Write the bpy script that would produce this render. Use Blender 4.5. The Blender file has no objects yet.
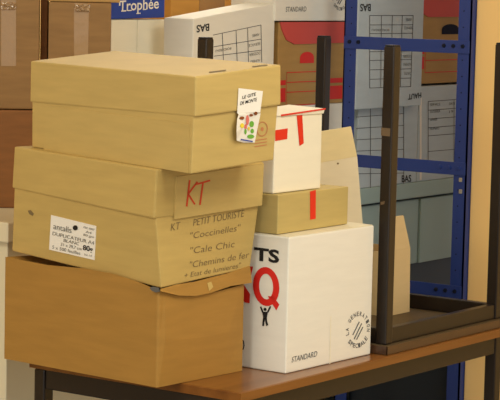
import bpy, bmesh, math, random
from mathutils import Vector, Matrix
from mathutils.bvhtree import BVHTree
random.seed(4)
SC = bpy.context.scene
COL = SC.collection
TZ = 0.74                      # height of the table top above the floor

# ------------------------------------------------------------------ camera
F, PITCH, ROLL, AZ = 2094.567, 0.10321, 0.02284, 0.62278
CAM = Vector((-3.58863, -2.60076, 0.87834 + TZ))
D = Vector((math.cos(AZ)*math.cos(PITCH), math.sin(AZ)*math.cos(PITCH), -math.sin(PITCH)))
R0 = Vector((math.sin(AZ), -math.cos(AZ), 0)); U0 = R0.cross(D)
R2 = R0*math.cos(ROLL) + U0*math.sin(ROLL); U2 = -R0*math.sin(ROLL) + U0*math.cos(ROLL)
cd = bpy.data.cameras.new('camera'); cam = bpy.data.objects.new('camera', cd); COL.objects.link(cam)
cd.sensor_width = 36; cd.lens = F*36/500; cd.clip_start = 0.05
cam.matrix_world = Matrix(((R2.x, U2.x, -D.x, CAM.x), (R2.y, U2.y, -D.y, CAM.y), (R2.z, U2.z, -D.z, CAM.z), (0, 0, 0, 1)))
SC.camera = cam

def ray(x, y): return (D + R2*((x-250)/F) - U2*((y-200)/F))
def onp(x, y, ax, val):        # a pixel of the photograph taken to a plane of the room
    k = ray(x, y); return CAM + k*((val-CAM[ax])/k[ax])
def onplane(x, y, p, n):
    k = ray(x, y); return CAM + k*((p-CAM).dot(n)/k.dot(n))

# ------------------------------------------------------------------ materials
def lin(h):
    h = h.lstrip('#'); c = [int(h[i:i+2], 16)/255 for i in (0, 2, 4)]
    return tuple((x/12.92 if x <= .04045 else ((x+.055)/1.055)**2.4) for x in c) + (1,)
def mat(name, col, rough=.6, metal=0, noise=0, nscale=(20, 20, 20), bump=0, col2=None, coat=0, spec=.3):
    m = bpy.data.materials.new(name); m.use_nodes = True
    nt = m.node_tree; b = nt.nodes['Principled BSDF']
    b.inputs['Roughness'].default_value = rough; b.inputs['Metallic'].default_value = metal
    b.inputs['Specular IOR Level'].default_value = spec; b.inputs['Coat Weight'].default_value = coat
    b.inputs['Coat Roughness'].default_value = .12
    c = lin(col); b.inputs['Base Color'].default_value = c
    if noise or bump:
        tc = nt.nodes.new('ShaderNodeTexCoord'); mp = nt.nodes.new('ShaderNodeMapping')
        mp.inputs['Scale'].default_value = nscale; nt.links.new(tc.outputs['Object'], mp.inputs['Vector'])
        n = nt.nodes.new('ShaderNodeTexNoise'); n.inputs['Scale'].default_value = 1; n.inputs['Detail'].default_value = 4
        nt.links.new(mp.outputs['Vector'], n.inputs['Vector'])
        if noise:
            r = nt.nodes.new('ShaderNodeValToRGB')
            c2 = lin(col2) if col2 else tuple(x*(1-noise) for x in c[:3]) + (1,)
            c1 = c if col2 else tuple(min(1, x*(1+noise)) for x in c[:3]) + (1,)
            r.color_ramp.elements[0].position = .3; r.color_ramp.elements[1].position = .7
            r.color_ramp.elements[0].color = c2; r.color_ramp.elements[1].color = c1
            nt.links.new(n.outputs['Fac'], r.inputs['Fac']); nt.links.new(r.outputs['Color'], b.inputs['Base Color'])
        if bump:
            bp = nt.nodes.new('ShaderNodeBump'); bp.inputs['Strength'].default_value = bump; bp.inputs['Distance'].default_value = .004
            nt.links.new(n.outputs['Fac'], bp.inputs['Height']); nt.links.new(bp.outputs['Normal'], b.inputs['Normal'])
    return m
def wood(name, a, c, rough=.3, coat=.3, scale=(1.5, 26, 26)):
    m = mat(name, a, rough, noise=.2, nscale=scale, col2=c, coat=coat); return m
card = lambda n, c, k=.05: mat(n, c, .6, noise=k, nscale=(9, 9, 60), bump=.12, spec=.25)
M = dict(
    kraft=card('tan cardboard', '#C2A664'), kraft2=card('golden cardboard', '#BFA25F'), orange=card('orange cardboard', '#A57A38', .06),
    kraft_edge=card('folded cardboard', '#B88E48'), tear=mat('torn cardboard', '#5A544C', .9),
    white=card('white carton', '#E9E4D6', .02), white2=card('white carton with tape', '#EEE6CE', .02), cream=card('cream carton', '#E2D2A2', .03), creamb=card('pale cream carton', '#E3D9BC', .03),
    tan=card('small tan carton', '#BDA768'), beige=card('beige carton', '#D2B98A', .03),
    grey=card('shade-tinted archive board', '#C0CBCF', .03), brown=card('brown cardboard', '#906C40', .10), redbrown=card('red brown cardboard', '#85562C', .12),  # archive board: shade behind the rack mixed into white as cool grey
    bmid=card('plain brown carton', '#B08A50', .06),
    wrap=mat('clear plastic tape', '#A88760', .12, bump=.9, nscale=(30, 30, 30), coat=1),
    film=mat('shiny plastic film', '#A88760', .22, coat=1, spec=1),
    red=mat('red print', '#D8281E', .5), redflap=mat('red lid board', '#CC5048', .6), redmark=mat('red marker', '#CC4426', .7), redink=mat('pale red stamp ink', '#BE7A50', .7),
    redtape=mat('red tape', '#DC2A1A', .35), black=mat('black print', '#1B1A19', .6), ink=mat('grey print', '#5A5B5C', .7), pencil=mat('brown ballpoint ink', '#7C6844', .8),
    faint=mat('pale grey print', '#77756F', .7),
    paper=mat('white label paper', '#EFE9DC', .6), green=mat('green print', '#6FAE3C', .6), pink=mat('pink print', '#E0786C', .6), yellow=mat('yellow print', '#E8D23E', .6), brownp=mat('brown print', '#8A4A22', .6),
    blueprint=mat('blue print', '#22419C', .45), steel=mat('blue rack enamel', '#273C7E', .4, spec=.4, noise=.06, nscale=(6, 6, 6)),
    bolt_or_lit_hole=mat('wall light through hole', '#B9B4A6', .35, .6), hole=mat('dark hole', '#12162A', .9),
    frame=mat('dark brown enamel', '#221A15', .34, noise=.06, nscale=(8, 8, 8), spec=.38), cap=mat('black plastic', '#18171A', .5),
    wood=wood('varnished wood', '#855424', '#6C3F16'), woodedge=wood('orange wood edge', '#85521F', '#6A3C12'),
    darkwood=wood('dark wood edge', '#553A27', '#3E291B'), under=mat('brown board underside', '#54452F', .5, noise=.06, nscale=(5, 20, 5)),
    wall=mat('peach wall paint', '#FFD086', .8, noise=.03, nscale=(3, 3, 3), bump=.05), floor=mat('grey vinyl floor', '#6B6660', .6, noise=.08, nscale=(8, 8, 8)),
    ceil=mat('ceiling paint', '#E6E1D6', .9), counter=mat('cream laminate', '#E4D9B8', .5, noise=.02, nscale=(4, 4, 4)),
    greygreen=mat('grey green laminate and shaded cream worktop', '#A6BAB2', .45, noise=.03, nscale=(5, 5, 5)), plinth=mat('dark slate laminate', '#454C52', .5), slate=mat('charcoal crate plastic', '#23272B', .5), tape=mat('brown packing tape', '#A3763A', .25, coat=.6),
    masking=mat('masking tape', '#6E5A42', .6), lamp=None)

# ------------------------------------------------------------------ object helpers
def tag(o, label, cat, group=None, kind=None):
    o['label'] = label; o['category'] = cat
    if group: o['group'] = group
    if kind: o['kind'] = kind
    return o
def empty(name, loc, rz, label, cat, group=None):
    o = bpy.data.objects.new(name, None); COL.objects.link(o); o.empty_display_size = .05
    o.matrix_world = Matrix.Translation(Vector(loc)) @ Matrix.Rotation(rz, 4, 'Z')
    return tag(o, label, cat, group)
def link(name, bm, m, parent=None, smooth=False):
    """link a bmesh given in room coordinates as one mesh object"""
    bmesh.ops.recalc_face_normals(bm, faces=bm.faces) if bm.faces else None
    me = bpy.data.meshes.new(name)
    inv = Matrix.Identity(4)
    chain = []; p = parent
    mw = Matrix.Identity(4)
    while p is not None: chain.append(p); p = p.parent
    for p in reversed(chain): mw = mw @ p.matrix_basis
    o = bpy.data.objects.new(name, me)
    c = Vector((0, 0, 0))
    if parent is None:          # own origin at the base centre
        xs = [v.co for v in bm.verts]
        c = Vector(((min(v.x for v in xs)+max(v.x for v in xs))/2, (min(v.y for v in xs)+max(v.y for v in xs))/2, min(v.z for v in xs)))
        o.location = c
    bm.transform(mw.inverted() if parent is not None else Matrix.Translation(-c))
    bm.to_mesh(me); bm.free()
    me.materials.append(m)
    for q in me.polygons: q.use_smooth = smooth
    COL.objects.link(o)
    if parent is not None: o.parent = parent
    return o
def hexa(bm, c, bevel=.003):
    """c: 8 corners, bottom ring 4 then top ring 4 (same order)"""
    vs = [bm.verts.new(Vector(p)) for p in c]
    fs = [(0, 3, 2, 1), (4, 5, 6, 7), (0, 1, 5, 4), (1, 2, 6, 5), (2, 3, 7, 6), (3, 0, 4, 7)]
    ff = [bm.faces.new([vs[i] for i in f]) for f in fs]
    bmesh.ops.recalc_face_normals(bm, faces=ff)
    if bevel:
        es = list({e for f in ff for e in f.edges})
        bmesh.ops.bevel(bm, geom=es, offset=bevel, segments=2, affect='EDGES', profile=.6)
    return bm
def hexg(bm, c, bevel=.003, N=6):
    """like hexa but each face is a fine bilinear grid, for boxes that are out of true"""
    c = [Vector(p) for p in c]
    fs = [(0, 3, 2, 1), (4, 5, 6, 7), (0, 1, 5, 4), (1, 2, 6, 5), (2, 3, 7, 6), (3, 0, 4, 7)]
    for f in fs:
        a, b, cc, d = [c[i] for i in f]
        g = [[bm.verts.new(a.lerp(b, i/N).lerp(d.lerp(cc, i/N), j/N)) for i in range(N+1)] for j in range(N+1)]
        for j in range(N):
            for i in range(N): bm.faces.new((g[j][i], g[j][i+1], g[j+1][i+1], g[j+1][i]))
    bmesh.ops.remove_doubles(bm, verts=bm.verts[:], dist=1e-5)
    bmesh.ops.recalc_face_normals(bm, faces=bm.faces[:])
    if bevel:
        es = [e for e in bm.edges if e.calc_face_angle(0) > .6]
        bmesh.ops.bevel(bm, geom=es, offset=bevel, segments=2, affect='EDGES', profile=.6)
    bmesh.ops.triangulate(bm, faces=bm.faces[:])
    return bm
def ring(x0, x1, y0, y1, z): return [(x0, y0, z), (x1, y0, z), (x1, y1, z), (x0, y1, z)]
def bx(x0, x1, y0, y1, z0, z1, bevel=.003, bm=None):
    bm = bm or bmesh.new(); return hexa(bm, ring(x0, x1, y0, y1, z0) + ring(x0, x1, y0, y1, z1), bevel)
def obox(org, yaw, l, w, z0, z1, bevel=.003, tilt=(0, 0)):
    Mx = Matrix.Translation(Vector(org)) @ Matrix.Rotation(yaw, 4, 'Z') @ Matrix.Rotation(tilt[1], 4, 'Y') @ Matrix.Rotation(tilt[0], 4, 'X')
    c = [Mx @ Vector(p) for p in ring(0, l, 0, w, z0) + ring(0, l, 0, w, z1)]
    return hexa(bmesh.new(), c, bevel)
def bvh_of(o):
    o_m = o.matrix_basis
    p = o.parent
    while p is not None: o_m = p.matrix_basis @ o_m; p = p.parent
    me = o.data
    return BVHTree.FromPolygons([o_m @ v.co for v in me.vertices], [tuple(p.vertices) for p in me.polygons])
class Surf:
    """lays print and tape onto a face of an object, following the face itself"""
    def __init__(self, objs, cx, cy):
        self.t = [bvh_of(o) for o in (objs if isinstance(objs, (list, tuple)) else [objs])]
        h = self.cast(cx, cy)
        if h is None: raise RuntimeError('no surface at %s %s' % (cx, cy))
        self.p, self.n = h
    def cast(self, x, y):
        best = None; k = ray(x, y).normalized()
        for t in self.t:
            a, n, i, dd = t.ray_cast(CAM, k)
            if a is not None and (best is None or dd < best[2]):
                if n.dot(k) > 0: n = -n
                best = (a, n, dd)
        return best[:2] if best else None
    def at(self, x, y, lift=.0008):
        h = self.cast(x, y)
        flat = onplane(x, y, self.p, self.n)
        if h is None or h[1].dot(self.n) < .9 or (h[0]-flat).length > .012: q = flat
        else: q = h[0]
        return q + self.n*lift
def add_poly(bm, S, pts, lift=.0008, thick=0):
    top = [bm.verts.new(S.at(x, y, lift+thick)) for x, y in pts]
    f = bm.faces.new(top)
    if thick:
        bot = [bm.verts.new(S.at(x, y, -.0006)) for x, y in pts]
        bm.faces.new(bot[::-1]); n = len(pts)
        for i in range(n): bm.faces.new((top[i], bot[i], bot[(i+1) % n], top[(i+1) % n]))
    return bm
def patch(name, S, polys, m, parent, lift=.0008, thick=0):
    bm = bmesh.new()
    for p in polys: add_poly(bm, S, p, lift, thick)
    return link(name, bm, m, parent)
def stroke(pts, w):
    """a pen line in picture units as quads"""
    out = []
    for (x0, y0), (x1, y1) in zip(pts, pts[1:]):
        dx, dy = x1-x0, y1-y0; L = math.hypot(dx, dy) or 1; nx, ny = -dy/L*w/2, dx/L*w/2; ex, ey = dx/L*w*.25, dy/L*w*.25
        out.append([(x0+nx-ex, y0+ny-ey), (x1+nx+ex, y1+ny+ey), (x1-nx+ex, y1-ny+ey), (x0-nx-ex, y0-ny-ey)])
    return out
_tc = {}
def glyphs(s, bold=0.0):
    """text as triangles, baseline 0..1 wide, cap height 1"""
    key = (s, bold)
    if key in _tc: return _tc[key]
    cu = bpy.data.curves.new('t', 'FONT'); cu.body = s; cu.resolution_u = 3; cu.offset = bold
    o = bpy.data.objects.new('t', cu); COL.objects.link(o)
    me = bpy.data.meshes.new_from_object(o.evaluated_get(bpy.context.evaluated_depsgraph_get()))
    vs = [(v.co.x, v.co.y) for v in me.vertices]; fs = [tuple(p.vertices) for p in me.polygons]
    bpy.data.objects.remove(o); bpy.data.curves.remove(cu); bpy.data.meshes.remove(me)
    x0 = min(v[0] for v in vs); x1 = max(v[0] for v in vs); cap = .73
    vs = [((x-x0)/(x1-x0), y/cap) for x, y in vs]
    _tc[key] = (vs, fs); return _tc[key]
def text(bm, S, s, p0, p1, up, bold=0.0, lift=.0009):
    """baseline from p0 to p1, up = vector of one cap height"""
    vs, fs = glyphs(s, bold)
    bv = []
    for a, b in vs:
        x = p0[0]+(p1[0]-p0[0])*a+up[0]*b; y = p0[1]+(p1[1]-p0[1])*a+up[1]*b
        bv.append(bm.verts.new(S.at(x, y, lift)))
    for f in fs:
        try: bm.faces.new([bv[i] for i in f])
        except ValueError: pass
def writing(name, S, lines, m, parent):
    for l in lines:
        bm = bmesh.new(); text(bm, S, *l); o = link(name, bm, m, parent)
    return o
def bil(q, a, b):  # quad TL TR BR BL
    t = ((1-a)*q[0][0]+a*q[1][0], (1-a)*q[0][1]+a*q[1][1]); u = ((1-a)*q[3][0]+a*q[2][0], (1-a)*q[3][1]+a*q[2][1])
    return ((1-b)*t[0]+b*u[0], (1-b)*t[1]+b*u[1])
def grid_lines(q, cols, rows, w):
    out = []
    for a in cols: out += stroke([bil(q, a, 0), bil(q, a, 1)], w)
    for b in rows: out += stroke([bil(q, 0, b), bil(q, 1, b)], w)
    return out
T = lambda z: z + TZ

# ------------------------------------------------------------------ the room
def struct(name, bm, m):
    o = link(name, bm, m); o['kind'] = 'structure'; return o
struct('floor', bx(-5, 3.6, -4.2, 2.7, -.1, 0, 0), M['floor'])
struct('ceiling', bx(-5, 3.6, -4.2, 2.7, 2.75, 2.85, 0), M['ceil'])
struct('wall_back', bx(-5, 3.6, 2.6, 2.7, 0, 2.75, 0), M['wall'])
struct('wall_right', bx(1.475, 1.575, -4.2, .282, 0, 2.75, .004), M['wall'])
struct('wall_far', bx(3.5, 3.6, .282, 2.6, 0, 2.75, 0), M['wall'])

# ------------------------------------------------------------------ work table
def tube(bm, x0, x1, y0, y1, z0, z1): bx(x0, x1, y0, y1, z0, z1, .003, bm)
TL, TW = 1.205, .605
t = empty('work_table', (TL/2, TW/2, 0), 0, 'long table with orange wood top and dark steel frame carrying the front boxes', 'table')
top = link('tabletop', bx(.014, TL, 0, TW, T(-.022), T(0), .004), M['wood'], t)
bm = bmesh.new()
bx(.0134, TL+.0006, -.0015, .0005, T(-.0205), T(-.0015), 0, bm); bx(.0125, .0145, -.0006, TW, T(-.0205), T(-.0015), 0, bm)
link('edge_band', bm, M['woodedge'], t)
i, k = .012, .032
for x in (i+.004, TL-i-k):
    for y in (i, TW-i-k):
        lg = link('leg', bx(x, x+k, y, y+k, .012, T(-.022), .004), M['frame'], t)
        link('foot_cap', bx(x-.001, x+k+.001, y-.001, y+k+.001, 0, .014, .003), M['cap'], lg)
for a in (dict(x0=i+k, x1=TL-i-k, y0=i+.003, y1=i+.027), dict(x0=i+k, x1=TL-i-k, y0=TW-i-.027, y1=TW-i-.003)):
    link('long_rail', bx(a['x0'], a['x1'], a['y0'], a['y1'], T(-.067), T(-.022), .003), M['frame'], t)
for a in (i+.007, TL-i-.027):
    link('end_rail', bx(a, a+.024, i+k, TW-i-k, T(-.067), T(-.022), .003), M['frame'], t)

# ------------------------------------------------------------------ upturned table
ux, uy, LU, LV = .6232, .0107, .5877, .6052
t = empty('upturned_table', (ux+LU/2, uy+LV/2, TZ), 0, 'small table turned upside down on the work table with four dark legs in the air', 'table')
link('tabletop', bx(ux, ux+LU, uy, uy+LV, T(.0005), T(.022), .003), M['under'], t)
bm = bmesh.new()
bx(ux-.0012, ux+LU+.0012, uy-.0012, uy+.0006, T(.0012), T(.0212), 0, bm); bx(ux-.0012, ux+.0006, uy-.0012, uy+LV, T(.0012), T(.0212), 0, bm)
bx(ux+LU-.0006, ux+LU+.0012, uy, uy+LV, T(.0012), T(.0212), 0, bm)
link('edge_band', bm, M['darkwood'], t)
i, k = .010, .030
for nx, x in enumerate((ux+i, ux+LU-i-k)):
    for ny, y in enumerate((uy+i, uy+LV-i-k)):
        lg = link('leg', bx(x, x+k, y, y+k, T(.022), T(.736), .0035), M['frame'], t)
        link('end_cap', bx(x+.0015, x+k-.0015, y+.0015, y+k-.0015, T(.732), T(.740), .002), M['cap'], lg)
        if nx == 0 and ny == 0:
            S = Surf(lg, 386, 200)
            patch('masking_tape', S, [[(381.4, 127.5), (390.5, 128.5), (390.2, 136.5), (381.1, 135.5)]], M['masking'], lg)
            patch('scuff_mark', S, [[(380.5, 202), (385, 201), (384.5, 204), (380.8, 205)]], M['masking'], lg)
for y in (uy+i+.004, uy+LV-i-.026):
    link('long_rail', bx(ux+i+k, ux+LU-i-k, y, y+.022, T(.022), T(.060), .003), M['frame'], t)
for x in (ux+i+.004, ux+LU-i-.026):
    link('end_rail', bx(x, x+.022, uy+i+k, uy+LV-i-k, T(.022), T(.060), .003), M['frame'], t)

# ------------------------------------------------------------------ boxes of the left stack
def V(p): return Vector((p[0], p[1], p[2]+TZ))
BOX2 = {(0,0,'0'):(-0.0536,0.1694,0.2178), (1,0,'0'):(0.2426,0.1462,0.2349), (0,1,'0'):(0.0022,0.6534,0.2482), (1,1,'0'):(0.2984,0.6302,0.2653), (0,0,'h'):(-0.0747,0.1755,0.3692), (1,0,'h'):(0.2495,0.1218,0.3791), (0,1,'h'):(-0.0051,0.6490,0.3957), (1,1,'h'):(0.3191,0.5953,0.4056), (0,0,'t'):(-0.0761,0.1687,0.4766), (1,0,'t'):(0.2460,0.1166,0.4783), (0,1,'t'):(-0.0072,0.6414,0.4923), (1,1,'t'):(0.3148,0.5893,0.4940)}
BOX3 = {(0,0,'0'):(-0.0242,0.1164,0.4675), (1,0,'0'):(0.2201,0.0724,0.4872), (0,1,'0'):(0.0728,0.6585,0.4861), (1,1,'0'):(0.3172,0.6144,0.5058), (0,0,'h'):(-0.0301,0.1043,0.5910), (1,0,'h'):(0.2230,0.0577,0.6106), (0,1,'h'):(0.0634,0.6579,0.5915), (1,1,'h'):(0.3164,0.6113,0.6111), (0,0,'t'):(-0.0349,0.1015,0.6777), (1,0,'t'):(0.2174,0.0564,0.7003), (0,1,'t'):(0.0600,0.6546,0.6870), (1,1,'t'):(0.3123,0.6095,0.7095)}
ORD = [(0, 0), (1, 0), (1, 1), (0, 1)]
KS = CAM - Vector((0, 0, TZ))
BOX3 = {k: tuple(KS + (Vector(v)-KS)*.985) for k, v in BOX3.items()}
def rings(B): return {l: [V(B[(a, b, l)]) for a, b in ORD] for l in '0ht'}
def cen(r): return sum(r, Vector())/4
def shrink(r, d):
    c = cen(r); return [p + (c-p).normalized()*d for p in r]
def lid_box(name, B, mb, ml, label):
    R = rings(B); c = cen(R['0'])
    root = empty(name, (c.x, c.y, min(p.z for p in R['0'])), -.14, label, 'box')
    up = [R['h'][j].lerp(R['t'][j], .3) for j in range(4)]
    b = link('body', hexg(bmesh.new(), R['0'] + [p+(c-p).to_2d().to_3d().normalized()*.005 for p in up], .003), mb, root)
    bm = hexg(bmesh.new(), R['h'] + R['t'], .004)
    l = link('lid', bm, ml, root)
    return root, b, l

# bottom box: a big carton whose front corner has sunk under the load
YB = -.070
b0 = Vector((-.0633, .1678, TZ)); du = Vector((math.cos(YB), math.sin(YB), 0)); dv = Vector((-math.sin(YB), math.cos(YB), 0))
bl, bd = .287, .478
root = empty('cardboard_box', b0+du*bl/2+dv*bd/2, YB, 'large orange brown cardboard box with sagging front corner at bottom of the left stack', 'box')
nL, nR = -du, -dv
polyL = [(6, 257), (47, 265), (85, 268.5), (112, 273.5), (136, 281), (147, 285.5), (153, 288.2), (158.5, 290)]
polyR = [(165, 291.5), (180, 294), (195, 295), (211, 293), (228, 288.5), (247, 284)]
tl = [onplane(x, y, b0, nL) for x, y in polyL]; tr = [onplane(x, y, b0, nR) for x, y in polyR]
tl[-1] = Vector((b0.x, b0.y, tl[-1].z))
tl[0] = b0 + dv*bd + Vector((0, 0, tl[0].z-TZ)); tr[-1] = b0 + du*bl + Vector((0, 0, tr[-1].z-TZ))
bk = [b0+du*bl+dv*bd+Vector((0, 0, .225))]
chain = tl + tr + bk
bm = bmesh.new()
tv = [bm.verts.new(p) for p in chain]; bv = [bm.verts.new((p.x, p.y, T(.0006))) for p in chain]
mid = [bm.verts.new((p.x, p.y, TZ + (p.z-TZ)*.5)) for p in chain]
n = len(chain)
# slight bulge on the right face
for j in range(len(tl), len(tl)+len(tr)-1): mid[j].co += nR*.004
for j in range(n):
    m_ = (j+1) % n
    bm.faces.new((bv[j], bv[m_], mid[m_], mid[j])); bm.faces.new((mid[j], mid[m_], tv[m_], tv[j]))
cap_in = [bm.verts.new(p + (cen([b0, b0+du*bl, b0+du*bl+dv*bd, b0+dv*bd])-p)*.12 + Vector((0, 0, -.012-(p.z-TZ)*0)) - Vector((0, 0, 0))) for p in chain]
for v, p in zip(cap_in, chain):
    c0 = cen([b0, b0+du*bl, b0+du*bl+dv*bd, b0+dv*bd]); v.co = Vector((p.x+(c0.x-p.x)*.10, p.y+(c0.y-p.y)*.10, p.z-.010))
for j in range(n):
    m_ = (j+1) % n; bm.faces.new((tv[j], tv[m_], cap_in[m_], cap_in[j]))
bm.faces.new(cap_in); bm.faces.new(bv[::-1])
bmesh.ops.triangulate(bm, faces=[f for f in bm.faces if len(f.verts) > 4])
ve = [e for e in bm.edges if abs(e.verts[0].co.x-b0.x) < 1e-4 and abs(e.verts[1].co.x-b0.x) < 1e-4 and abs(e.verts[0].co.y-b0.y) < 1e-4 and abs(e.verts[1].co.y-b0.y) < 1e-4]
bmesh.ops.bevel(bm, geom=ve, offset=.005, segments=3, affect='EDGES', profile=.5)
body1 = link('body', bm, M['orange'], root)
# folded top flap bulging over the right side
def flapstrip(name, pts_top, pts_bot, p, nrm, o_top, o_bot, th, m, parent):
    bm = bmesh.new(); A = []; Bv = []; A2 = []; B2 = []
    for (a, b) in zip(pts_top, pts_bot):
        pa = onplane(*a, p+nrm*o_top, nrm); pb = onplane(*b, p+nrm*o_bot, nrm)
        A.append(bm.verts.new(pa)); Bv.append(bm.verts.new(pb)); A2.append(bm.verts.new(pa-nrm*th)); B2.append(bm.verts.new(pb-nrm*th))
    for j in range(len(A)-1):
        bm.faces.new((A[j], A[j+1], Bv[j+1], Bv[j])); bm.faces.new((A2[j+1], A2[j], B2[j], B2[j+1]))
        bm.faces.new((A[j+1], A[j], A2[j], A2[j+1])); bm.faces.new((Bv[j], Bv[j+1], B2[j+1], B2[j]))
    bm.faces.new((A[0], Bv[0], B2[0], A2[0])); bm.faces.new((Bv[-1], A[-1], A2[-1], B2[-1]))
    return link(name, bm, m, parent, False)
fl = flapstrip('top_flap', [(161.5, 289), (178, 284.5), (195, 282), (210, 278), (228, 273.5), (250, 266)],
          [(161.5, 291.5), (179, 295.5), (196, 296), (212, 292.5), (231, 286), (252, 282.8)], b0, nR, .0035, .008, .0035, M['orange'], root)
S = Surf(fl, 212, 288)
patch('packing_tape', S, [[(207, 283), (211, 281.5), (213, 287), (209, 291)]], M['kraft2'], root)
S = Surf(body1, 160, 330)
bm = bmesh.new()
pts = [(149.5, 288.2), (153, 287), (159, 288), (160, 291.5), (156, 292.5), (152, 291)]
vs = [bm.verts.new(onplane(x, y, b0+(nL+nR)*.002, (nL+nR).normalized())) for x, y in pts]; vb = [bm.verts.new(v.co-(nL+nR)*.004) for v in vs]
bm.faces.new(vs); bm.faces.new(vb[::-1])
for j in range(len(vs)): bm.faces.new((vs[j], vb[j], vb[(j+1) % len(vs)], vs[(j+1) % len(vs)]))
link('torn_corner', bm, M['tear'], root)

# middle box
root, b2, l2 = lid_box('lidded_box', BOX2, M['kraft2'], M['kraft2'], 'tan lidded carton with red KT letters and a handwritten list, middle of the left stack')
S = Surf(l2, 220, 190)
lp = patch('lid_end_panel', S, [[(175.5, 176.5), (262.8, 163.5), (261, 205), (173.5, 219)]], M['kraft'], root, 0, .0035)
S = Surf(lp, 220, 190)
w = 1.7
patch('marker_letters', S, stroke([(189.5, 180.5), (186.5, 206)], w) + stroke([(197, 182), (188, 194), (194.5, 204)], w) + stroke([(195.5, 184.5), (209.5, 180.5)], w) + stroke([(202.8, 182.5), (199.8, 204.5)], w), M['redmark'], lp)
S = Surf(b2, 215, 240)
u = lambda h: (.9, -h)
writing('handwriting', S, [
    ('KT', (170.5, 231), (179.5, 229), u(8), -.008),
    ('PETIT TOURISTE', (193, 226), (243.5, 216.5), u(7.5), -.008),
    ('"Coccinelles"', (189.5, 239), (239.5, 230.5), u(6.8), -.008),
    ('"Cale Chic', (189.5, 254), (234, 247), u(7), -.008),
    ('"Chemins de fer', (189, 268), (248.5, 257.5), u(6.8), -.008),
    ('+ Etat de lumieres"', (184, 278), (240, 267.5), u(5.4), -.008),
], M['pencil'], b2)
S = Surf(b2, 75, 245)
LQ = [(51.5, 215), (96.5, 226), (94.8, 260), (49.5, 249.5)]
lab = patch('shipping_label', S, [LQ], M['paper'], root, .0008, .0006)
S = Surf(lab, 75, 240)
def lt(s, a0, a1, b, h, bold=0): return (s, bil(LQ, a0, b), bil(LQ, a1, b), (0.4, -h), bold)
writing('label_text', S, [lt('antalis', .06, .46, .38, 6.2), lt('DUPLICATEUR A4', .05, .97, .56, 3.6), lt('BLANC', .30, .64, .68, 3.2), lt('21 x 29,7 cm', .24, .70, .81, 3.2),
    lt('5 x 500 feuilles', .06, .68, .95, 3.4), lt('FSC 2007', .72, .96, .15, 2.0), lt('A4', .77, .90, .27, 2.4), lt('80 gm', .72, .96, .37, 2.2), lt('lot 14', .77, .93, .93, 2)], M['faint'], lab)
writing('weight_text', S, [lt('80g', .73, .95, .78, 5.2, .02)], M['black'], lab)
cx, cy = bil(LQ, .54, .2)
patch('round_logo', S, [[(cx+2.5*math.cos(a*.5236), cy+2.6*math.sin(a*.5236)) for a in range(12)]], M['black'], lab)
S = Surf(b2, 31, 213)
patch('stain', S, [[(28, 210.5), (31, 210), (34, 213.5), (33, 216), (29.5, 214)]], M['pencil'], b2)

# top box
root, b3, l3 = lid_box('lidded_box', BOX3, M['kraft'], M['kraft'], 'tan lidded carton with a coloured sticker on its right side, top of the left stack')
S = Surf(b3, 120, 140)
patch('side_panel', S, [[(45.5, 105.5), (190, 124), (188.5, 173), (44.5, 149.5)]], M['kraft'], b3, 0, .002)
S = Surf(l3, 180, 64)
for q in ([(209, 72.0), (226, 69.9), (226, 71.2), (209, 73.3)], [(252, 66.4), (267.5, 64.7), (267.5, 65.8), (252, 67.6)]): patch('lid_slot', S, [q], M['pencil'], l3)
S1 = Surf(l3, 245, 98); S2 = Surf(b3, 245, 135)
bm = bmesh.new()
Pt = [S1.at(238, 88, .0015), S1.at(262.3, 91, .0015), S1.at(259.5, 112, .0018), S1.at(236.5, 113, .0018)]
Pb = [S2.at(258.8, 113, .005), S2.at(254, 142.5, .0015), S2.at(243, 142.5, .0015), S2.at(234, 140, .008), S2.at(231.3, 131, .016), S2.at(232.5, 119, .014), S2.at(236, 114, .008)]
v = [bm.verts.new(p) for p in Pt]; wv = [bm.verts.new(p) for p in Pb]
bm.faces.new(v); bm.faces.new((v[3], v[2], wv[0], wv[6]))
ctr = bm.verts.new(S2.at(243, 126, .004))
for j in range(6): bm.faces.new((wv[j], wv[j+1], ctr))
bm.faces.new((wv[6], wv[0], ctr))
bmesh.ops.recalc_face_normals(bm, faces=bm.faces)
bmesh.ops.solidify(bm, geom=bm.faces[:], thickness=.0006)
stk = link('sticker', bm, M['paper'], root)
S = Surf(stk, 249, 97)
writing('sticker_text', S, [('LE GITE', (242, 99), (255.5, 95.5), (.4, -3.4), .01), ('DE MONTE', (240, 105), (256.5, 101), (.4, -3.6), .01)], M['black'], stk)
S = Surf(stk, 249, 128)
def blob(x, y, rx, ry, n=9): return [(x+rx*math.cos(2*math.pi*j/n), y+ry*math.sin(2*math.pi*j/n)) for j in range(n)]
patch('green_print', S, [blob(251.5, 124, 2.3, 3.2), blob(252, 131, 1.8, 2.4), blob(250.5, 136.5, 3.6, 2.2), blob(245.3, 131.5, 1.2, 3)], M['green'], stk)
patch('pink_print', S, [blob(247.2, 120, 1.7, 5.2), blob(245.5, 126.5, 1.4, 2.6)], M['pink'], stk, .0011)
patch('yellow_print', S, [blob(241.8, 125.5, 2, 2.5), blob(248.5, 128.5, 1.1, 2)], M['yellow'], stk, .0014)
patch('brown_print', S, [blob(241.5, 117.8, 2.4, 1.7), blob(250.8, 115, 2, 1.3), blob(255.3, 113.3, 1.8, 1.8)], M['brownp'], stk, .0016)
patch('caption_print', S, [[(240.5, 138.7), (252.5, 140.8), (252.3, 142), (240.3, 140)]], M['blueprint'], stk, .0014)
S = Surf(b3, 262, 130)
ov = [(262+5.2*math.cos(a*.314), 129+7*math.sin(a*.314)-(math.cos(a*.314))*.6) for a in range(21)]
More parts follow.
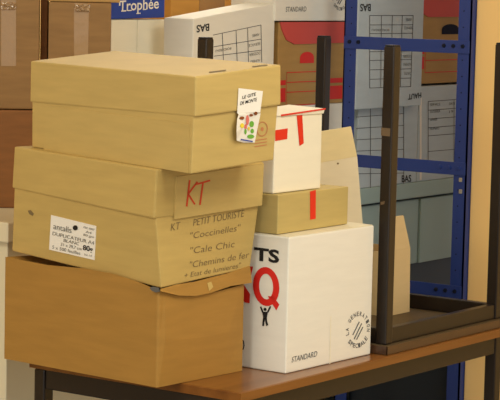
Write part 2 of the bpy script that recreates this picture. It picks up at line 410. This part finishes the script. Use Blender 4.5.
patch('stamp_print', S, stroke(ov, .9) + [blob(262, 129, 1.5, 2.2)] + stroke([(254.5, 140.5), (266.5, 138.6)], .9) + stroke([(254.5, 143.6), (266.5, 141.7)], .9) + stroke([(254.5, 146.6), (266.5, 144.7)], .9), M['redink'], b3)

# ------------------------------------------------------------------ white carton and the boxes on it
yw = -.017; w0 = Vector((.26145, .05379, T(.0006)))
root = empty('carton', w0+Vector((.17, .12, 0)), yw, 'tall white carton with a red Q and black lettering beside the left stack', 'box')
wb = link('body', obox(w0, yw, .3471, .25, 0, .3105, .003), M['white'], root)
SL = Surf(wb, 265, 300); SR = Surf(wb, 330, 300)
writing('black_lettering', SL, [('TS', (254, 259.5), (279.3, 262.8), (.3, -12.8), .035)], M['black'], wb)
def ringpoly(cx, cy, rx0, ry0, rx1, ry1, sh, n=28):
    out = []
    for j in range(n):
        a, b = 2*math.pi*j/n, 2*math.pi*(j+1)/n
        f = lambda rx, ry, t: (cx+rx*math.cos(t), cy+ry*math.sin(t)+sh*rx*math.cos(t))
        out.append([f(rx0, ry0, a), f(rx0, ry0, b), f(rx1, ry1, b), f(rx1, ry1, a)])
    return out
patch('red_letters', SL, ringpoly(266.3, 286.5, 13.2, 19.5, 7.0, 12.8, .12)
      + [[(268, 296), (273.5, 296.5), (279.5, 304.5), (276.5, 310.3), (273, 305)]]
      + [[(226, 262), (233, 263), (232, 303), (225, 302)], [(246, 266), (253.3, 266.5), (251, 277), (238, 285), (233, 286), (232, 281)], [(236, 280), (243, 283), (250.3, 294), (249.8, 303.2), (245, 302.3), (232, 288)]], M['red'], wb)
man = [blob(265.4, 309.3, 1.6, 1.7, 8), [(262.6, 311.5), (268.2, 311.8), (267, 318), (263.6, 318)], [(263.4, 317.5), (265.6, 318), (264.6, 322), (264.4, 326), (262.6, 325.7), (262.9, 321.5)], [(265.2, 317.5), (267.2, 317.8), (267.3, 321), (268.6, 325), (266.6, 326), (265.6, 321.5)],
       [(262.4, 312.8), (263.8, 311.6), (261.6, 306.2), (260.3, 307)], [(267.2, 311.8), (268.6, 312.6), (271.6, 306.6), (270.2, 305.8)]]
patch('man_silhouette', SL, man, M['black'], wb, .0014)
patch('round_mark', SL, stroke([(241.2, 339), (243.6, 341), (244.3, 345.5), (243.4, 349), (241, 350)], 1), M['black'], wb)
writing('standard_lettering', SR, [('STANDARD', (291.2, 362.5), (316.5, 356.3), (.9, -6.0))], M['ink'], wb)
def logo(S, cx, cy, rx, ry, sh, parent, sc=1):
    bm = bmesh.new()
    P = lambda t, k: (cx+rx*k*math.cos(t), cy-ry*k*math.sin(t)-sh*rx*k*math.cos(t))
    for s, t0, t1, flip in (('LA GENERATION', 3.45, -.3, False), ('SPECIALE', 3.75, 5.7, True)):
        n = len(s)
        for j, ch in enumerate(s):
            if ch == ' ': continue
            tm = t0+(t1-t0)*(j+.5)/n; dt = abs(t1-t0)/n*.36
            a, b = (tm+dt, tm-dt) if not flip else (tm-dt, tm+dt)
            ki, ko = (.78, 1.04) if not flip else (1.04, .78)
            p0, p1 = P(a, ki), P(b, ki); q = P(tm, ko); m_ = P(tm, ki)
            text(bm, S, ch, p0, p1, (q[0]-m_[0], q[1]-m_[1]), .01)
    for st in ((-.30, -.50, .32, .30), (-.42, -.25, .12, .42), (-.10, -.55, .42, .08)):
        for q in stroke([(cx+rx*st[0], cy-ry*st[1]-sh*rx*st[0]), (cx+rx*st[2], cy-ry*st[3]-sh*rx*st[2])], 1.0*sc): add_poly(bm, S, q)
    link('round_logo', bm, M['ink'], parent)
logo(SR, 357.6, 329.5, 11.8, 17.5, .18, wb)
patch('side_seam', SR, [[(330.2, 316), (331.2, 315.8), (330.2, 364), (329.2, 364.3)]], M['white2'], wb, .0006)
# top flaps, slightly lifted
bm = bmesh.new()
q = [onplane(x, y, w0+Vector((0, 0, .3125)), Vector((0, 0, 1))) for x, y in ((349, 229), (376.3, 221.5), (378, 218), (352, 222))]
Rw = Matrix.Rotation(yw, 3, 'Z')
def wl(x, y, z): return w0 + Rw @ Vector((x, y, z))
hexa(bm, [wl(.003, .002, .3106), wl(.344, .002, .3106), wl(.344, .112, .3106), wl(.003, .112, .3106), wl(.003, .002, .3120), wl(.344, .002, .3120), wl(.344, .112, .3140), wl(.003, .112, .3140)], 0)
link('top_flap', bm, M['creamb'], root)

s0 = Vector((.2652, .0886, T(.3146)))
root = empty('carton', s0+Vector((.14, .07, 0)), .013, 'flat tan carton with a red tape strip lying on the tall white carton', 'box')
sb = link('body', obox(s0, .0131, .2955, .135, 0, .0895, .0025, (0, -.0)), M['tan'], root)
S = Surf(sb, 312, 205)
patch('tape_strip', S, [[(309.8, 191.3), (315.6, 189.9), (315.5, 218.6), (309.9, 219.8)]], M['redtape'], sb)
ST = Surf(sb, 300, 192.5) if Surf(sb, 312, 205).cast(300, 191.5) else None
link('lid_seam', bx(s0.x+.004, s0.x+.29, s0.y+.066, s0.y+.068, s0.z+.0894, s0.z+.0899, 0), M['pencil'], sb)

f0 = Vector((.2725, .1079, T(.4052)))
root = empty('carton', f0+Vector((.095, .055, 0)), .0075, 'white carton with red tape strips standing on the flat tan carton', 'box')
fb = link('body', obox(f0, .0075, .194, .105, 0, .175, .003, (0, -.0)), M['white2'], root)
S = Surf(fb, 300, 150)
patch('tape_strip', S, [[(296.3, 114.2), (302, 113.2), (303.5, 143.3), (299.2, 146)], [(275, 130.2), (287.5, 128.3), (287, 139), (275, 141)]], M['redtape'], fb)
link('edge_tape', hexa(bmesh.new(), [f0+Vector(p) for p in ((.02, -.0042, .1752), (.199, -.0042, .1840), (.199, -.002, .1840), (.02, -.002, .1752), (.02, -.0042, .1790), (.199, -.0042, .1872), (.199, -.002, .1872), (.02, -.002, .1790))], 0), M['redtape'], root)
# raised edge of the taped lid
link('lid_flap', hexa(bmesh.new(), [f0+Vector(p) for p in ((0, -.002, .1748), (.194, -.002, .1748), (.194, .10, .1748), (0, .10, .1748), (0, -.003, .1775), (.198, -.003, .1865), (.202, .102, .190), (.003, .102, .1800))], .001), M['white2'], root)

def open_carton(label, base_pts, z, px_body, px_flap, depth, mb, mf, yoff, bottom_lift=.0008):
    """carton seen on its long side, one tapered flap standing up.  px_body: BL BR TR TL, px_flap: TL TR on the same face"""
    face = [onp(x, y, 1, base_pts) for x, y in px_body]
    for j in (0, 1): face[j].z = z + bottom_lift
    c = (face[0]+face[1])/2
    root = empty('open_carton', (c.x, c.y+depth/2, z), 0, label, 'box')
    dy = Vector((0, depth, 0)); th = .004
    bm = bmesh.new()
    outer_b = [face[0], face[1], face[1]+dy, face[0]+dy]; outer_t = [face[3], face[2], face[2]+dy, face[3]+dy]
    ob = [bm.verts.new(p) for p in outer_b]; ot = [bm.verts.new(p) for p in outer_t]
    it = [bm.verts.new(p) for p in shrink(outer_t, th*1.4)]; ib = [bm.verts.new(p+Vector((0, 0, th))) for p in shrink(outer_b, th*1.4)]
    bm.faces.new(ob[::-1]); bm.faces.new(ib)
    for j in range(4):
        k_ = (j+1) % 4
        bm.faces.new((ob[j], ob[k_], ot[k_], ot[j])); bm.faces.new((ib[k_], ib[j], it[j], it[k_])); bm.faces.new((ot[j], ot[k_], it[k_], it[j]))
    body = link('body', bm, mb, root)
    fl = [onp(x, y, 1, base_pts) for x, y in px_flap]
    back = Vector((0, .004, 0)); t_ = Vector((0, th, 0))
    a, b = face[3], face[2]
    ln = Vector((0, .0, 0))
    flap = link('raised_flap', hexa(bmesh.new(), [a, b, b+t_, a+t_, fl[0]+back, fl[1]+back, fl[1]+back+t_, fl[0]+back+t_], .0008), mf, root)
    return root, body, flap
# cream carton stands on the upturned table behind the white one, the beige one to its right
r_, b_, f_ = open_carton('tall cream carton with raised tapered flap behind the red taped boxes', .29, T(.022),
    [(317, 330), (370, 320), (357.2, 156.5), (313, 164)], [(316, 132.5), (352.5, 126.6)], .12, M['creamb'], M['cream'], 0)
S = Surf(b_, 340, 175)
patch('rivet_mark', S, [blob(337.6, 163.5, 1.1, 1, 8)], M['pencil'], b_)
# beige carton standing on the underside of the upturned table
open_carton('beige carton with raised tapered flap standing on the upturned table behind its front leg', .25, T(.022),
    [(386, 317), (409.5, 312), (410.3, 247.5), (386, 252.5)], [(387, 218), (405, 215.6)], .22, M['beige'], M['beige'], 0)

# ------------------------------------------------------------------ blue rack
RU = 1.45
t = empty('storage_rack', (RU+.4, .49, 0), 0, 'tall blue steel storage rack frame between the upturned table and the peach wall', 'rack')
def angle(x, y, sx, sy):
    bm = bmesh.new(); th = .004; wd = .040
    bx(min(x, x+sx*th), max(x, x+sx*th), min(y, y+sy*wd), max(y, y+sy*wd), .005, 2.15, 0, bm)
    bx(min(x, x+sx*wd), max(x, x+sx*wd), min(y, y+sy*th), max(y, y+sy*th), .005, 2.15, 0, bm)
    return bm
YR, YL = .283, .699
ups = []
for x, y, sx, sy in ((RU, YR, 1, 1), (RU, YL, 1, -1), (RU+.85, YR, -1, 1), (RU+.85, YL, -1, -1)):
    ups.append(link('upright', angle(x, y, sx, sy), M['steel'], t))
    link('foot_plate', bx(min(x, x+sx*.05), max(x, x+sx*.05), min(y, y+sy*.05), max(y, y+sy*.05), 0, .006, 0), M['cap'], ups[-1])
for zc in (.716, .379, .034, -.45, 1.3):
    for x in (RU-.004, RU+.85):
        if x > RU and zc > -.3 and zc < 1: continue
        link('end_tie', bx(x, x+.004, YR+.002, YL-.002, T(zc-.018), T(zc+.018), .001), M['steel'], t)
for zc in (-.45,):
    link('shelf', bx(RU, RU+.85, YR, YL, T(zc), T(zc+.03), .003), M['steel'], t)
for up, y in ((ups[0], YR+.024), (ups[1], YL-.024)):
    for j in range(22):
        zz = .86-.045*j
        if min(abs(zz-q) for q in (.716, .379, .034)) < .024: continue
        bm = bmesh.new()
        bmesh.ops.create_cone(bm, cap_ends=True, segments=10, radius1=.002, radius2=.002, depth=.0012, matrix=Matrix.Translation((RU-.0004, y, T(zz))) @ Matrix.Rotation(math.pi/2, 4, 'Y'))
        link('slot', bm, M['hole'], up)
for zc in (.716, .379, .034):
    for y in (YR+.022, YR+.052, YR+.082, YL-.022, YL-.052):
        bm = bmesh.new()
        bmesh.ops.create_cone(bm, cap_ends=True, segments=12, radius1=.006, radius2=.005, depth=.004, matrix=Matrix.Translation((RU-.006, y, T(zc+.002))) @ Matrix.Rotation(-math.pi/2, 4, 'Y'))
        link('bolt_or_lit_hole', bm, M['steel'] if zc > .1 and zc < .5 else M['hole'], t)
for y_px in (168.5, 179.8, 191.5):
    p = onp(460.8, y_px, 0, RU)
    link('bolt_or_lit_hole', bx(RU-.003, RU, p.y-.005, p.y+.005, p.z-.006, p.z+.006, .0015), M['bolt_or_lit_hole'], t)  # pale squares stand in for bright wall showing through rack holes

# ------------------------------------------------------------------ counter behind
CV, CZ, CL = .80, .268, .290
t = empty('counter', (.75, 1.1, 0), 0, 'low cream counter behind the tables carrying the brown and white boxes', 'counter')
link('body', bx(.17, 1.262, CV+.02, 1.46, 0, T(CL-.05), .003), M['counter'], t)
link('counter_top', bx(.149, 1.265, CV, 1.48, T(CL-.05), T(CL), .004), M['counter'], t)
t = empty('cabinet', (2.15, 1.1, 0), 0, 'grey green cabinet with flat doors seen through the blue rack', 'cabinet')
link('body', bx(1.27, 2.98, CV+.03, 1.46, .0, T(CZ-.0505), .003), M['plinth'], t)
link('counter_top', bx(1.268, 3.0, CV, 1.48, T(CZ-.05), T(CZ), .004), M['greygreen'], t)  # same worktop as the cream one, its shade put into the colour
for a, b, y in ((1.29, 2.09, CV+.018), (2.095, 2.95, CV+.012)):
    link('door', bx(a, b, y, CV+.029, T(.005), T(CZ-.058), .003), M['greygreen'], t)

# brown cartons at the left
def px_box_u(x0, x1, v, d, z0, z1, y_for=100): # long side on the plane y = v
    a = onp(x0, y_for, 1, v); b = onp(x1, y_for, 1, v); return a.x, b.x, v, v+d, z0, z1
def px_box_v(x0, x1, u, d, z0, z1, y_for=60):  # end on the plane x = u
    a = onp(x0, y_for, 0, u); b = onp(x1, y_for, 0, u); return u, u+d, b.y, a.y, z0, z1
def brown(label, bm_args, m, tapes=(), glints=()):
    """carton turned to face the room; right front corner on the plane y = v at picture x1"""
    x0, x1, v, dep, z0, z1, yaw = bm_args
    n = Vector((math.cos(yaw), math.sin(yaw), 0)); p = onp(x1, 60, 1, v); q = onplane(x0, 60, p, n)
    p.z = q.z = 0
    c = [p, p+n*dep, q+n*dep, q]
    root = empty('cardboard_box', sum(c, Vector())/4+Vector((0, 0, z0)), yaw, label, 'box')
    b = link('body', hexa(bmesh.new(), [w+Vector((0, 0, z0)) for w in c]+[w+Vector((0, 0, z1)) for w in c], .004), m, root)
    for S_at, poly in tapes: patch('plastic_tape', Surf(b, *S_at), [poly], M['wrap'], root, .0006)
    for (x0_, y0_, x1_, y1_) in glints:
        S = Surf(b, (x0_+x1_)/2, (y0_+y1_)/2); bm = bmesh.new(); nx, ny = 12, 9
        g = [[bm.verts.new(S.at(x0_+(x1_-x0_)*i_/nx, y0_+(y1_-y0_)*j_/ny, .0015+(random.random()*.007 if 0 < i_ < nx and 0 < j_ < ny else 0))) for i_ in range(nx+1)] for j_ in range(ny+1)]
        for j_ in range(ny):
            for i_ in range(nx): bm.faces.new((g[j_][i_], g[j_][i_+1], g[j_+1][i_+1], g[j_+1][i_]))
        bmesh.ops.triangulate(bm, faces=bm.faces[:])
        link('crumpled_film', bm, M['film'], root)
    return root, b
YW = AZ + .07
zc = T(CL)+.0006
zA = onp(10, 110, 1, 1.02).z
brown('large red brown carton at left edge with another brown carton stacked on it', (-70, 36, .965, .15, zc, zA, YW+.02), M['redbrown'])
brown('brown taped carton at the left edge standing on the red brown carton', (-70, 39, .97, .14, zA+.002, zA+.34, YW+.02), M['brown'], [((8, 60), [(1, 0), (16, 0), (16, 66), (1, 66)])], [(1, 2, 16, 10)])
zB = onp(80, 2.5, 1, .88).z
brown('brown taped carton standing between the left edge carton and the white boxes', (48, 110.5, .825, .14, zc, zB, YW), M['brown'], [((82, 40), [(74, 3), (89, 4), (88, 57), (74, 57)])], [(75, 4, 90, 12)])
brown('flat tan carton lying across the top of the brown taped carton', (47, 119, .815, .16, zB+.001, zB+.12, YW), M['bmid'])
brown('narrow reddish brown carton wedged in the gap between the two brown taped cartons', (40, 47.2, .975, .11, zc, zA+.33, YW), M['redbrown'])

# white archive boxes under the blue box
def archive(label, args, m, grp=None):
    root = empty('archive_box', ((args[0]+args[1])/2, (args[2]+args[3])/2, args[4]), 0, label, 'box', grp)
    return root, link('body', bx(*args, .003), m, root)
TV = .955
zt = onp(138, 19.5, 1, TV).z
for x0, x1, lb in ((111.3, 137, 'white upright archive box under the blue box, left one of two'), (137.4, 164.3, 'white upright archive box under the blue box, right one beside the BAS carton')):
    archive(lb, px_box_u(x0, x1, TV+.005, .075, T(CL)+.0005, zt, 40), M['white2'], 'white archive boxes under the blue box')
xa, xb = onp(110.8, 10, 1, TV).x, onp(164.6, 10, 1, TV).x
root = empty('blue_box', ((xa+xb)/2, TV+.04, zt), 0, 'royal blue box with white lettering lying on two white archive boxes', 'box')
zl, zr = onp(111, 21.5, 1, TV).z, onp(165, 17.5, 1, TV).z
zl = max(zl, zt+.0008); zr = max(zr, zt+.0008)
bb = link('body', hexa(bmesh.new(), [Vector(p) for p in ((xa, TV, zl), (xb, TV, zr), (xb, TV+.085, zr), (xa, TV+.085, zl), (xa, TV, zl+.16), (xb, TV, zr+.16), (xb, TV+.085, zr+.16), (xa, TV+.085, zl+.16))], .002), M['blueprint'], root)
S = Surf(bb, 140, 8)
writing('title_lettering', S, [('Troph\u00e9e', (119, 11.2), (158.5, 8.2), (.2, -11), .012)], M['paper'], bb)
# slab serifs
patch('letter_serif', S, [[(118.8, 5.8), (120.2, 5.8), (120.2, 1.5), (118.8, 1.5)], [(121, 11.7), (126, 11.4), (126, 10.2), (121, 10.5)], [(127.3, 11.1), (131.5, 10.8), (131.5, 9.8), (127.3, 10.1)], [(136.2, 13.9), (140.4, 13.6), (140.4, 12.7), (136.2, 13)], [(142.6, 10, ), (146.2, 9.8), (146.2, 8.8), (142.6, 9)]], M['paper'], bb)

# big BAS carton, its top sloping
xa, xb = onp(193, 40, 1, CV).x, onp(274.3, 40, 1, CV).x
za, zb = onp(192, 18.8, 1, CV).z, onp(274, 3.2, 1, CV).z
dp = .10
root = empty('archive_box', ((xa+xb)/2, CV+dp/2, T(CL)), 0, 'white carton with BAS and a printed table behind the top lidded box', 'box')
bb = link('body', hexa(bmesh.new(), [Vector(p) for p in ((xa, CV, T(CL)+.0005), (xb, CV, T(CL)+.0005), (xb, CV+dp, T(CL)+.0005), (xa, CV+dp, T(CL)+.0005), (xa, CV, za), (xb, CV, zb), (xb, CV+dp, zb), (xa, CV+dp, za))], .003), M['white'], root)
S = Surf(bb, 230, 35)
writing('printed_mark', S, [('BAS', (209, 23.6), (196.3, 25.5), (0, 7.4), .02)], M['black'], bb)
Q = [(213, 35), (260.8, 25), (261.5, 62), (214.5, 66)]
patch('printed_grid', S, grid_lines(Q, (0.19, .48, .72, 1), (0, .38, .68), .6), M['ink'], bb)
writing('grid_text', S, [('ANNEE', (259, 33), (252, 34.5), (0, 3)), ('SERVICE', (260, 42), (248.5, 44.3), (0, 3)), ('DOSSIER', (260, 51.5), (249, 53.5), (0, 3)), ('NUMERO', (259.6, 59), (250, 60.5), (0, 2.5)), ('BORDEREAU', (231, 47), (215, 50), (0, 2.6))], M['faint'], bb)
# tan carton with packing tape lying on it
ztan = max(za, zb)
BVV = CV+.26
xa2, xb2 = onp(171, 8, 1, BVV).x, onp(259.5, 8, 1, BVV).x
root = empty('cardboard_box', ((xa2+xb2)/2, CV+.3, T(CL)), 0, 'orange tan carton closed with brown packing tape behind the BAS carton', 'box')
bb = link('body', bx(xa2, xb2, BVV, BVV+.3, T(CL)+.0005, T(.88), .003), card('orange tan carton', '#D09A4C'), root)
S = Surf(bb, 210, 4)
patch('packing_tape', S, [[(199, -30), (225, -30), (224, 40), (199, 40)]], M['tape'], root)

# red lidded cartons with a white carton above and archive boxes below
def redbox(label, x0, x1, ytop, yflap, ybot, v, dpt, zsup, px):
    a = onp(x0, yflap, 1, v); b = onp(x1, yflap, 1, v)
    z0, zf, z1 = zsup, a.z, onp(x0, ytop, 1, v).z
    root = empty('carton', ((a.x+b.x)/2, v+dpt/2, z0), 0, label, 'box', )
    body = link('body', bx(a.x, b.x, v, v+dpt, z0, z1, .003), M['bmid'], root)
    W = b.x-a.x
    bm = bmesh.new()
    yy = v-.003
    pts = [(a.x+.002, z1), (a.x+.012, z1-(z1-zf)*.35), (a.x+.035, z1-(z1-zf)*.8), (a.x+.075, zf), (b.x-.002, zf+.002), (b.x-.002, z1)]
    f = [bm.verts.new((x, yy, z)) for x, z in pts]; g = [bm.verts.new((x, v+.0005, z)) for x, z in pts]
    bm.faces.new(f); bm.faces.new(g[::-1])
    for j in range(len(f)): bm.faces.new((f[j], g[j], g[(j+1) % len(f)], f[(j+1) % len(f)]))
    link('lid_flap', bm, M['redflap'], root)
    S = Surf(body, *px)
    return root, body, S, a, b, zf
def zpt(a, W, v, fx, z): return Vector((a.x+W*fx, v, z))
def wquad(bm, a, W, v, fx0, fx1, z0, z1):
    vs = [bm.verts.new((a.x+W*fx, v-.0009, z)) for fx, z in ((fx0, z0), (fx1, z0), (fx1, z1), (fx0, z1))]; bm.faces.new(vs)
def red_marks(body, a, b, v, zf, holemat):
    W = b.x-a.x; s = 1/355
    bm = bmesh.new()
    for fx in (.02, .64): # bars left and right of the frame
        for q0, q1 in ((36, 41), (44, 58)): wquad(bm, a, W, v, fx if fx < .5 else .70, (fx+.09) if fx < .5 else .93, zf-q1*s, zf-q0*s)
    for (x0, x1) in ((.12, .125), (.565, .57)): wquad(bm, a, W, v, x0, x1, zf-62*s, zf-28*s)
    for q in (28, 38, 48, 61.5): wquad(bm, a, W, v, .12, .57, zf-(q+.9)*s, zf-q*s)
    link('red_print', bm, M['red'], body)
    bm = bmesh.new(); n = 10; cxp = a.x+W*.40; hw = W*.10
    zc, hh = zf-14*s, 5.5*s
    pts = [(cxp+hw*math.cos(j*math.pi/n), zc+hh*math.sin(j*math.pi/n)*1.1) for j in range(n+1)] + [(cxp-hw, zc-hh), (cxp+hw, zc-hh)]
    bm.faces.new([bm.verts.new((x, v-.001, z)) for x, z in pts])
    link('hand_hole', bm, holemat, body)
zred = onp(310, 104.5, 1, CV).z
ab = archive('white archive box under the left red lidded carton', px_box_u(281, 349, CV, .15, T(CZ)+.0005, zred-.001, 110), M['white'])
r_, body, S, a, b, zf = redbox('brown carton with a red lid left of the blue rack', 278.5, 348, 22, 44.5, 104, CV, .15, zred, (310, 75))
red_marks(body, a, b, CV, zf, M['red'])
zst = onp(310, 21.5, 1, CV).z + .002
st = px_box_u(275, 350, CV-.006, .155, zst, zst+.30, 15)
root = empty('carton', ((st[0]+st[1])/2, CV+.12, zst), 0, 'white STANDARD carton lying on the red lidded carton left of the rack', 'box')
bb = link('body', bx(*st, .003), M['white'], root)
S = Surf(bb, 310, 12)
writing('standard_lettering', S, [('STANDARD', (285.5, 11.8), (306, 11.3), (.3, -5.2))], M['ink'], bb)
logo(S, 340, -3, 8, 13, .0, bb, .9)
# behind the rack
zsab = onp(390, 107.5, 1, CV-.03).z
zl = onp(345, 109, 1, CV-.0).z
args = px_box_u(357.5, 417, CV+.002, .3, T(CZ)+.0005, zsab-.001, 150)
rL, bL = archive('shade-tinted white archive box with BAS mark on the counter under the upturned archive box', args, M['grey'])
S = Surf(bL, 375, 140)
Q = [(368, 108), (404, 108), (404, 157), (368, 157)]
patch('printed_grid', S, grid_lines([(356, 109), (403.5, 105), (403.5, 190), (356, 190)], (.3, .55, 1), (.1, .24, .38, .52, .66, .8), .6), M['ink'], bL)
writing('printed_mark', S, [('BAS', (401.5, 182), (411, 181.6), (0, -7), .02)], M['black'], bL)
args = px_box_u(418.5, 505, CV+.002, .3, T(CZ)+.0005, onp(440, 85.5, 1, CV).z, 120)
rR, bR = archive('shade-tinted white archive box with printed table on the counter, rightmost behind the rack', args, M['grey'])
S = Surf(bR, 435, 130)
patch('printed_grid', S, grid_lines([(428, 101.5), (475, 98), (475, 160), (428, 164)], (0, .55, 1), (0, .14, .28, .42, .55, .8), .6), M['ink'], bR)
writing('grid_text', S, [('SERVICE', (430, 106), (440, 105.3), (0, -2.6)), ('DOSSIER', (430, 113), (440, 112.3), (0, -2.6)), ('ANNEE', (430, 121), (437, 120.3), (0, -2.6)), ('NUMERO', (430, 130), (439, 129.3), (0, -2.6)), ('DATE', (449, 105), (455, 104.5), (0, -2.6)), ('19', (449, 113), (453, 112.5), (0, -2.6))], M['ink'], bR)
patch('plastic_tape', S, [[(419.5, 97), (421.5, 97), (421.5, 180), (419.5, 180)]], M['paper'], bR)
args = px_box_u(357, 422.3, CV-.03, .27, zsab, zsab+.35, 60)
rs, bs = archive('shade-tinted white archive box with upside down BAS and printed table behind the rack', args, M['grey'])
S = Surf(bs, 390, 60)
writing('printed_mark', S, [('BAS', (370.5, 4), (360, 4.2), (0, 7.4), .02), ('HAUT', (421, 92.5), (408, 94.5), (0, 5.5), .02)], M['black'], bs)
patch('printed_grid', S, grid_lines([(369.5, 15.5), (413, 15.5), (410.5, 86.5), (369.5, 88)], (0, .27, .52, .75, 1), (0, .13, .25, .37, .5, .62, .75, .88, 1), .6), M['ink'], bs)
writing('grid_text', S, [('ANNEE', (411.5, 18), (405.5, 18), (0, 3.5)), ('SERVICE', (412, 26.5), (404, 26.5), (0, 3)), ('BORDEREAU', (389, 29), (371.5, 29), (0, 2.2)), ('DOSSIER', (411, 55), (403, 55), (0, 3)), ('NUMERO', (411, 63), (403, 63), (0, 3)), ('DATE', (411, 72), (404, 72), (0, 3))], M['faint'], bs)
z2 = onp(440, 84, 1, CV).z
r_, body, S, a, b, zf = redbox('brown carton with a red lid seen through the rack beside the peach wall', 415.5, 500, -4, 17, 82, CV+.01, .28, z2+.002, (440, 50))
red_marks(body, a, b, CV+.01, zf, M['hole'])

# dark crate under the table end
t = empty('crate', (1.85, .5, T(-.42)), 0, 'dark crate on the bottom shelf of the blue rack under the table', 'crate')
link('body', bx(RU+.03, RU+.80, YR+.03, YL-.03, T(-.419), T(-.17), .006), M['slate'], t)

# ------------------------------------------------------------------ light
def area(name, loc, target, sx, sy, power, col):
    l = bpy.data.lights.new(name, 'AREA'); l.shape = 'RECTANGLE'; l.size = sx; l.size_y = sy; l.energy = power; l.color = col
    o = bpy.data.objects.new(name, l); COL.objects.link(o); o.location = loc
    o.rotation_euler = (Vector(target)-Vector(loc)).to_track_quat('-Z', 'Y').to_euler(); return o
area('unseen_overhead_light', (-.2, -1.5, 2.7), (-.2, -1.5, 0), 1.4, 1.4, 48, (1, .97, .83))
area('unseen_overhead_light', (-2.6, .2, 2.7), (-2.6, .2, 0), 1.4, 1.4, 52, (1, .97, .83))
area('unseen_overhead_light', (1.9, 1.7, 2.7), (1.9, 1.7, 0), 1.4, 1.2, 34, (1, .97, .84))  # added lamp, puts sheen on box tops and lifts the rack interior
area('unseen_side_light', (-1.0, -4.1, 1.5), (.6, .3, .9), 2.6, 1.8, 30, (1, .95, .84))
area('unseen_side_light', (-4.9, .6, 1.5), (.6, .3, .9), 2.2, 1.6, 36, (1, .96, .86))  # added fill lamp for the left faces, no window known there
w = bpy.data.worlds.new('world'); SC.world = w; w.use_nodes = True
w.node_tree.nodes['Background'].inputs['Color'].default_value = (.95, .97, 1, 1)
w.node_tree.nodes['Background'].inputs['Strength'].default_value = .5
vs = SC.view_settings
SC.display_settings.display_device = 'sRGB'
vs.view_transform = 'Standard'; vs.look = 'None'; vs.gamma = 1; vs.use_curve_mapping = False; vs.exposure = 0.0
